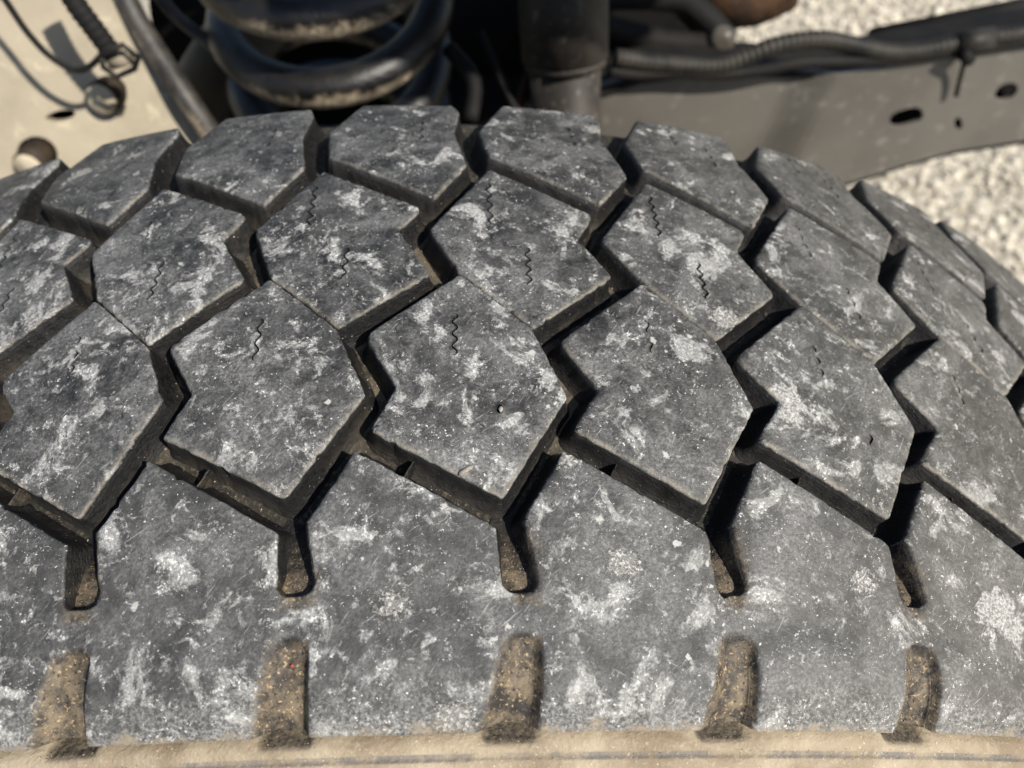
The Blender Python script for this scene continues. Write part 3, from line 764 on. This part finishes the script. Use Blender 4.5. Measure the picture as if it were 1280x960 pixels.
# ------------------------------------------------------------------ suspension and frame behind the tyre
def tube(name, pts, radius, mat, parent=None, n=12, ridges=None, taper=None, smooth_path=True, cap=True):
    P = [Vector(p) for p in pts]
    if smooth_path and len(P) > 2:
        Q = []
        for i in range(len(P)-1):
            p0 = P[max(i-1, 0)]; p1 = P[i]; p2 = P[i+1]; p3 = P[min(i+2, len(P)-1)]
            L = (p2-p1).length; k = max(4, int(L/(ridges[0]/4 if ridges else .012)))
            for j in range(k):
                t = j/k; Q.append(.5*((2*p1)+(p2-p0)*t+(2*p0-5*p1+4*p2-p3)*t*t+(3*p1-p0-3*p2+p3)*t**3))
        Q.append(P[-1]); P = Q
    V = []; F = []; up = None; s = 0.0
    for i, p in enumerate(P):
        t = (P[min(i+1, len(P)-1)]-P[max(i-1, 0)]).normalized()
        if up is None: up = t.orthogonal().normalized()
        up = (up-t*up.dot(t)).normalized(); sd_ = t.cross(up)
        if i: s += (p-P[i-1]).length
        r_ = radius if taper is None else taper(i/(len(P)-1))
        if ridges: r_ *= 1+ridges[1]*math.cos(2*math.pi*s/ridges[0])
        for j in range(n):
            a = 2*math.pi*j/n; V.append(p+(up*math.cos(a)+sd_*math.sin(a))*r_)
    for i in range(len(P)-1):
        for j in range(n): F.append((i*n+j, i*n+(j+1) % n, (i+1)*n+(j+1) % n, (i+1)*n+j))
    if cap: F.append(tuple(range(n))[::-1]); F.append(tuple(range((len(P)-1)*n, len(P)*n)))
    return link(name, mesh(name, V, F, mat), parent)
def plate(name, outline, holes, thick, mat, origin, ux, uy, parent=None, inner=(), warp=None):
    """flat steel plate with real holes: outline and holes in metres along ux, uy from origin; thickness goes to -normal"""
    ux = Vector(ux).normalized(); uy = Vector(uy); uy = (uy-ux*uy.dot(ux)).normalized(); nz = ux.cross(uy)
    pts = list(map(tuple, outline)); edges = [(i, (i+1) % len(outline)) for i in range(len(outline))]; loops = [list(range(len(outline)))]
    for h in holes:
        k0 = len(pts); pts += list(map(tuple, h)); n_ = len(h); edges += [(k0+i, k0+(i+1) % n_) for i in range(n_)]; loops.append(list(range(k0, k0+n_)))
    pts += [tuple(p) for p in inner]
    res = delaunay_2d_cdt([Vector(p) for p in pts], edges, [], 0, 1e-6, True)
    ov = np.array([tuple(v) for v in res[0]]); tri = [f for f in res[2]]
    cen = np.array([ov[list(t)].mean(0) for t in tri]); keep = inside(cen[:, 0], cen[:, 1], np.array(outline))
    for h in holes: keep &= ~inside(cen[:, 0], cen[:, 1], np.array(h))
    tri = [tuple(t) for t, k in zip(tri, keep) if k]
    V = [Vector(origin)+ux*a+uy*b+nz*(warp(a, b) if warp else 0) for a, b in ov]; nV = len(V); V += [v-nz*thick for v in V]
    F = tri+[tuple(i+nV for i in t[::-1]) for t in tri]
    inv = {}
    for i, oo in enumerate(res[3]):
        for k in oo: inv.setdefault(k, i)
    for lp in loops:
        for i in range(len(lp)):
            a, b = inv[lp[i]], inv[lp[(i+1) % len(lp)]]; F.append((a, b, b+nV, a+nV))
    o = link(name, mesh(name, V, F, mat, False), parent)
    bm = bmesh.new(); bm.from_mesh(o.data); bmesh.ops.recalc_face_normals(bm, faces=bm.faces)
    bm.to_mesh(o.data); bm.free()
    bv_ = o.modifiers.new('soft edges', 'BEVEL'); bv_.width = min(.0012, thick*.35); bv_.segments = 2; bv_.angle_limit = rad(40)
    return o
def oval(cx, cy, a, b, ang=0, n=20, p=2.0):
    t = np.linspace(0, 2*math.pi, n+1)[:-1]; x = np.sign(np.cos(t))*np.abs(np.cos(t))**(2/p)*a; y = np.sign(np.sin(t))*np.abs(np.sin(t))**(2/p)*b
    return np.stack([cx+x*math.cos(ang)-y*math.sin(ang), cy+x*math.sin(ang)+y*math.cos(ang)], -1)
class Face:
    """a plane in the place; px() turns a photo pixel into its plane coordinates"""
    def __init__(s, origin, ux, uy):
        s.o = Vector(origin); s.ux = Vector(ux).normalized(); u = Vector(uy); s.uy = (u-s.ux*u.dot(s.ux)).normalized(); s.n = s.ux.cross(s.uy)
    def hit(s, x, y, lift=0.0):
        d = RM @ Vector(((x-640)/FPX, (480-y)/FPX, -1.0)); c = Vector(CAM); o = s.o+s.n*lift
        return c+d*((o-c).dot(s.n)/d.dot(s.n))
    def px(s, x, y):
        q = s.hit(x, y)-s.o; return (q.dot(s.ux), q.dot(s.uy))

# --- frame rail, right
rail = empty('frame_rail', at(1100, 150, Y=.36))
tag(rail, 'dusty black steel frame rail with punched slots running behind the tyre', 'frame rail')
FR = Face(at(1000, 150, Y=.345), (1, .10, 0), (0, .12, 1))
top = [(740, 120), (800, 101), (860, 92), (900, 90), (960, 92), (1010, 94), (1050, 92), (1100, 85), (1160, 73), (1220, 63), (1420, 30)]
low = [(1420, 158), (1340, 168), (1280, 176), (1190, 190), (1125, 208), (1085, 222), (1040, 235), (960, 250), (860, 262), (740, 270)]
def slot(cx, cy, w, h, ang, n=18, p=2.6):
    t = oval(cx, cy, w/2, h/2, -ang, n, p); return [FR.px(x, y) for x, y in t]
def dense(pl, k=14):
    return [(a[0]+(b[0]-a[0])*j/k, a[1]+(b[1]-a[1])*j/k) for a, b in zip(pl[:-1], pl[1:]) for j in range(k)]+[pl[-1]]
top = dense(top, 5); low = dense(low, 5)
def rail_bend(a, b):
    t = min(1.0, max(0.0, (a+.020-b*.12)/.036)); return -.010*(1-t*t*(3-2*t))
inner_pts = [FR.px(x, y) for x in range(900, 1085, 9) for y in (100, 112, 128, 145, 162, 180, 197, 212) if y < 262-max(0, x-860)*.17]
plate('web_plate', [FR.px(*p) for p in top+low], [slot(1133, 147, 42, 20, rad(16)), slot(1258, 115, 30, 19, rad(28), p=2.0), slot(1198, 155, 9, 15, rad(5), p=2.0)], .004, M_rail, FR.o, FR.ux, FR.uy, rail, inner_pts, rail_bend)
# the box behind the web, and its top flange
def strip(name, pxs, face, depth, mat, parent, drop=0.0, th=.003):
    V = []; F = []
    for x, y in pxs:
        a = face.hit(x, y); V += [a, a-face.n*depth+Vector((0, 0, drop)), a-face.n*depth+Vector((0, 0, drop-th)), a-Vector((0, 0, th))]
    for i in range(len(pxs)-1):
        for j in range(4): F.append((i*4+j, i*4+(j+1) % 4, (i+1)*4+(j+1) % 4, (i+1)*4+j))
    return link(name, mesh(name, V, F, mat, False), parent)
strip('top_flange', top, Face(FR.o-FR.n*.0045, FR.ux, FR.uy), .045, M_black, rail)
strip('bottom_flange', low[::-1], Face(FR.o-FR.n*.0045, FR.ux, FR.uy), .045, M_black, rail, 0)
FB = Face(FR.o-FR.n*.052, FR.ux, FR.uy)
plate('inner_plate', [FB.px(x, y+6) for x, y in top]+[FB.px(x, y-10) for x, y in low], [], .003, M_black, FB.o, FB.ux, FB.uy, rail)
# crease where the rail bends
# --- wiring conduit on the rail
cond = empty('wiring_conduit', at(1000, 60, Y=.35))
tag(cond, 'corrugated black wiring conduit running along the top of the frame rail', 'conduit')
FCd = Face(FR.o+FR.n*.002, FR.ux, FR.uy)
cpts = [(770, 70), (815, 76), (860, 80), (900, 79), (935, 68), (965, 56), (1000, 49), (1035, 48), (1070, 55), (1110, 63), (1150, 61), (1190, 53), (1240, 44), (1290, 38), (1400, 20)]
tube('corrugated_tube', [FCd.hit(x, y+2) for x, y in cpts], .0056, M_hose, cond, 12, (.0044, .09))
tube('lower_cable', [FCd.hit(x, y) for x, y in [(760, 88), (800, 92), (850, 90), (900, 92), (950, 88), (1000, 78), (1060, 76), (1120, 74), (1180, 66), (1250, 56), (1400, 34)]], .0042, M_black, cond, 10)
strap = empty('cable_clip', at(1215, 60, Y=.35))
tag(strap, 'black plastic cable clip with a hanging tie tail over the conduit', 'cable clip')
tube('clip_band', [FCd.hit(1196, 55, .001), FCd.hit(1240, 47, .001)], .0072, M_hose, strap, 14)
tube('tie_head', [FCd.hit(1203, 66, .008), FCd.hit(1212, 76, .007)], .0042, M_black, strap, 8)
tube('tie_tail', [FCd.hit(1207, 72, .008), FCd.hit(1201, 95, .004), FCd.hit(1195, 120, .003)], .0017, M_black, strap, 8)
# dark second rail member seen past the conduit
beam = tube('rear_crossmember', [at(1090, 52, Y=.42), at(1430, -16, Y=.44)], .010, M_black, None, 16)
tag(beam, 'thin black steel member behind the conduit at the right edge', 'crossmember')

# --- shock absorber
sh = empty('shock_absorber', at(705, 160, Y=.24))
tag(sh, 'upright dusty dark shock absorber behind the middle of the tyre', 'shock absorber')
sa = at(700, -120, Y=.285); sb_ = at(706, 72, Y=.262); sc_ = at(712, 330, Y=.235)
tube('dust_sleeve', [sa, sb_], .0235, M_shock, sh, 32, smooth_path=False)
tube('damper_body', [sb_+(sa-sb_)*.05, sc_], .0195, M_shock, sh, 32, smooth_path=False)
tube('sleeve_lip', [sb_+(sa-sb_)*.004, sb_-(sa-sb_).normalized()*.004], .0222, M_shock, sh, 32, smooth_path=False)

# --- coil spring
def coil():
    pts = []; ctr = at(418, 45, Y=.315); ax = Vector((.06, -.20, .97)).normalized()
    u = ax.cross(Vector((0, 1, 0))).normalized(); v = ax.cross(u).normalized()
    R = .060; pitch = .047
    for i in range(0, 36*5+1):
        a = rad(i*10); h = (i/36-2.55)*pitch
        pts.append(ctr+u*math.cos(a+1.4)*R+v*math.sin(a+1.4)*R+ax*h)
    return pts
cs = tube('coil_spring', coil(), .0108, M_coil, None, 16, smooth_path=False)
tag(cs, 'thick black coil spring with worn glossy paint behind the tyre', 'coil spring')

# --- left bracket with bolts
br = empty('suspension_bracket', at(80, 100, Y=.27))
tag(br, 'sunlit beige dusty suspension bracket plate with two bolts at upper left', 'bracket')
FL = Face(at(100, 110, Y=.262), (1, .16, .02), (-.05, .55, 1))
ol = [(-420, -260), (60, -220), (130, -40), (160, 30), (205, 95), (262, 160), (300, 330), (-420, 420)]
def hole(cx, cy, w, h, ang=0): return [FL.px(x, y) for x, y in oval(cx, cy, w/2, h/2, -ang, 18)]
plate('bracket_plate', [FL.px(*p) for p in ol[::-1]], [hole(75, 145, 38, 13, rad(12)), hole(140, 115, 36, 38), hole(46, 194, 52, 46, rad(-14))], .010, M_panel, FL.o, FL.ux, FL.uy, br)
plate('backing_plate', [Face(FL.o-FL.n*.03, FL.ux, FL.uy).px(*p) for p in [(-420, 420), (280, 330), (240, 170), (120, 30), (30, -220), (-420, -260)]], [], .004, M_black, FL.o-FL.n*.03, FL.ux, FL.uy, br)
for (ax0, ay0, bx, by, s_) in ((150, 106, 127, 124, 1.0), (58, 180, 36, 208, .95)):
    c0 = FL.hit(ax0, ay0, -.012); c1 = FL.hit(bx, by, .009); d_ = (c1-c0).normalized()
    bo = tube('bolt', [c0, c0+(c1-c0)*.5, c1], .0088*s_, M_shank, br, 24, smooth_path=False)
    tube('bolt_end', [c1-d_*.001, c1+d_*.0012, c1+d_*.0022], .0084*s_, M_bolt, bo, 24, smooth_path=False, taper=lambda f, s_=s_: .0080*s_*(1 if f < .9 else .88))
tag(tube('grey_link_arm', [at(205, 190, Y=.33), at(285, 70, Y=.34), at(330, 10, Y=.35)], .021, M_grey, None, 16, smooth_path=False), 'short dull grey arm seen between the diagonal hose and the spring', 'link arm')

# --- unseen panel added over the spring and the damper to shade them
def shade_panel():
    V = []; F = []; nx, ny = 10, 16
    for lay in (0, -.003):
        for j in range(ny+1):
            for i in range(nx+1):
                y = .150+.40*j/ny; x = .016+(.185+.13*min(1, j/3))*i/nx
                V.append((x, y, .505+.05*math.sin(math.pi*.5*j/ny)-(.018 if j == 0 else 0)+lay))
    m = (nx+1)*(ny+1)
    for j in range(ny):
        for i in range(nx):
            a = j*(nx+1)+i; F.append((a, a+1, a+nx+2, a+nx+1)); F.append((a+m, a+m+nx+1, a+m+nx+2, a+m+1))
    for j in range(ny):
        for i in (0, nx):
            a = j*(nx+1)+i; F.append((a, a+nx+1, a+nx+1+m, a+m))
    for i in range(nx):
        for j in (0, ny):
            a = j*(nx+1)+i; F.append((a, a+1, a+1+m, a+m))
    return mesh('unseen_shade_panel', V, F, M_black, True)
tag(link('unseen_shade_panel', shade_panel()), 'black panel, added and unseen, that shades the coil spring and shock absorber', 'shade_panel')
# --- steel wheel inside the tyre
lathe('wheel_rim', [(-.0935, .214), (-.098, .222), (-.100, .220), (-.096, .208), (-.085, .200), (-.050, .196), (-.030, .190), (-.028, .120), (-.045, .110), (-.045, .040), (-.040, .0), (-.034, .0), (-.02, .19), (.05, .197), (.096, .206), (.102, .222)], M_black, 96, tyre)

# --- hoses and wires, left
tag(tube('brake_hose', [at(130, -60, Y=.30), at(165, 15, Y=.285), at(200, 72, Y=.27), at(235, 125, Y=.255), at(275, 185, Y=.245)], .0062, M_hoseL, None, 14), 'thick black hose running diagonally past the beige bracket', 'hose')
tag(tube('thin_brake_line', [at(180, -30, Y=.31), at(215, 15, Y=.30), at(250, 45, Y=.295), at(287, 74, Y=.29)], .0036, M_hoseL, None, 10), 'thin dark brake line between the hose and the coil spring', 'brake line')
tag(tube('ribbed_cable_sleeve', [at(70, -40, Y=.25), at(95, 5, Y=.242), at(117, 35, Y=.238), at(137, 62, Y=.236)], .0050, M_black, None, 12, (.0034, .06)), 'short black ribbed cable sleeve at the top left', 'cable sleeve')
tag(tube('sensor_wire', [at(-20, -40, Y=.245), at(10, 5, Y=.243), at(34, 40, Y=.24), at(62, 70, Y=.237), at(92, 87, Y=.235), at(112, 83, Y=.234), at(128, 68, Y=.233)], .0016, M_black, None, 10), 'thin black sensor wire curving to the wire clip', 'wire')
wc = empty('wire_clip', at(150, 75, Y=.232)); tag(wc, 'small square wire clip frame holding the sensor wire', 'clip')
q = [at(x, y, Y=.231) for x, y in [(127, 70), (153, 56), (173, 72), (168, 86), (146, 96), (129, 84), (127, 70)]]
tube('wire_frame', q, .0015, M_hose, wc, 8, smooth_path=False)
tube('clip_pad', [at(138, 77, Y=.236), at(161, 71, Y=.236)], .0040, M_panel, wc, 10, smooth_path=False)

# --- dark linkage beyond, and filler put in for the dark void
tag(tube('steering_link', [at(740, 30, Y=.40), at(830, 52, Y=.395), at(905, 58, Y=.39)], .0085, M_black, None, 14), 'black steering link rod ending at the left of the conduit', 'rod')
tag(tube('upper_link_rod', [at(740, -5, Y=.42), at(840, -2, Y=.42), at(880, 20, Y=.41), at(908, 52, Y=.40)], .0095, M_black, None, 14), 'bent black rod above the steering link', 'rod')
tag(link('ball_joint', blob('ball_joint', at(902, 50, Y=.388), (.010, .008, .010), mat_simple('greasy_joint', (.05, .045, .038), (.12, .105, .085), 60, .4), 2, 3, None, .1)), 'small greasy ball joint at the end of the steering link', 'joint')
tag(tube('rusty_mount', [at(880, -30, Y=.46), at(925, 8, Y=.45), at(985, -14, Y=.46)], .016, M_rust, None, 12), 'rusty brown mount at the top edge right of centre', 'mount')
ax_ = empty('void_filler', at(560, 80, Y=.48)); tag(ax_, 'black filler put in for the dark void behind the spring and the shock absorber', 'filler')
tube('void_filler_mid', [at(215, 40, Y=.46), at(880, 30, Y=.50)], .052, M_void, ax_, 28, smooth_path=False)  # rounded black filler where there is only a dark void
tube('void_filler_back', [at(330, -40, Y=.54), at(860, -60, Y=.56)], .075, M_void, ax_, 28, smooth_path=False)
tube('void_filler_low', [at(260, 190, Y=.40), at(800, 180, Y=.42)], .060, M_void, ax_, 28, smooth_path=False)
for i, (a, b, c, r_, l_) in enumerate((((600, 40), (625, 95), (650, 150), .0022, 'thin dark wire left of the shock absorber'), ((675, 60), (655, 110), (640, 160), .0028, 'brown tinged hose hanging in front of the shock absorber'), ((560, 60), (592, 100), (588, 150), .0045, 'curved black hose right of the coil spring'))):
    tag(tube('wire', [at(*a, Y=.28), at(*b, Y=.265), at(*c, Y=.25)], r_, M_rust if i == 1 else M_black, None, 8), l_, 'wire')
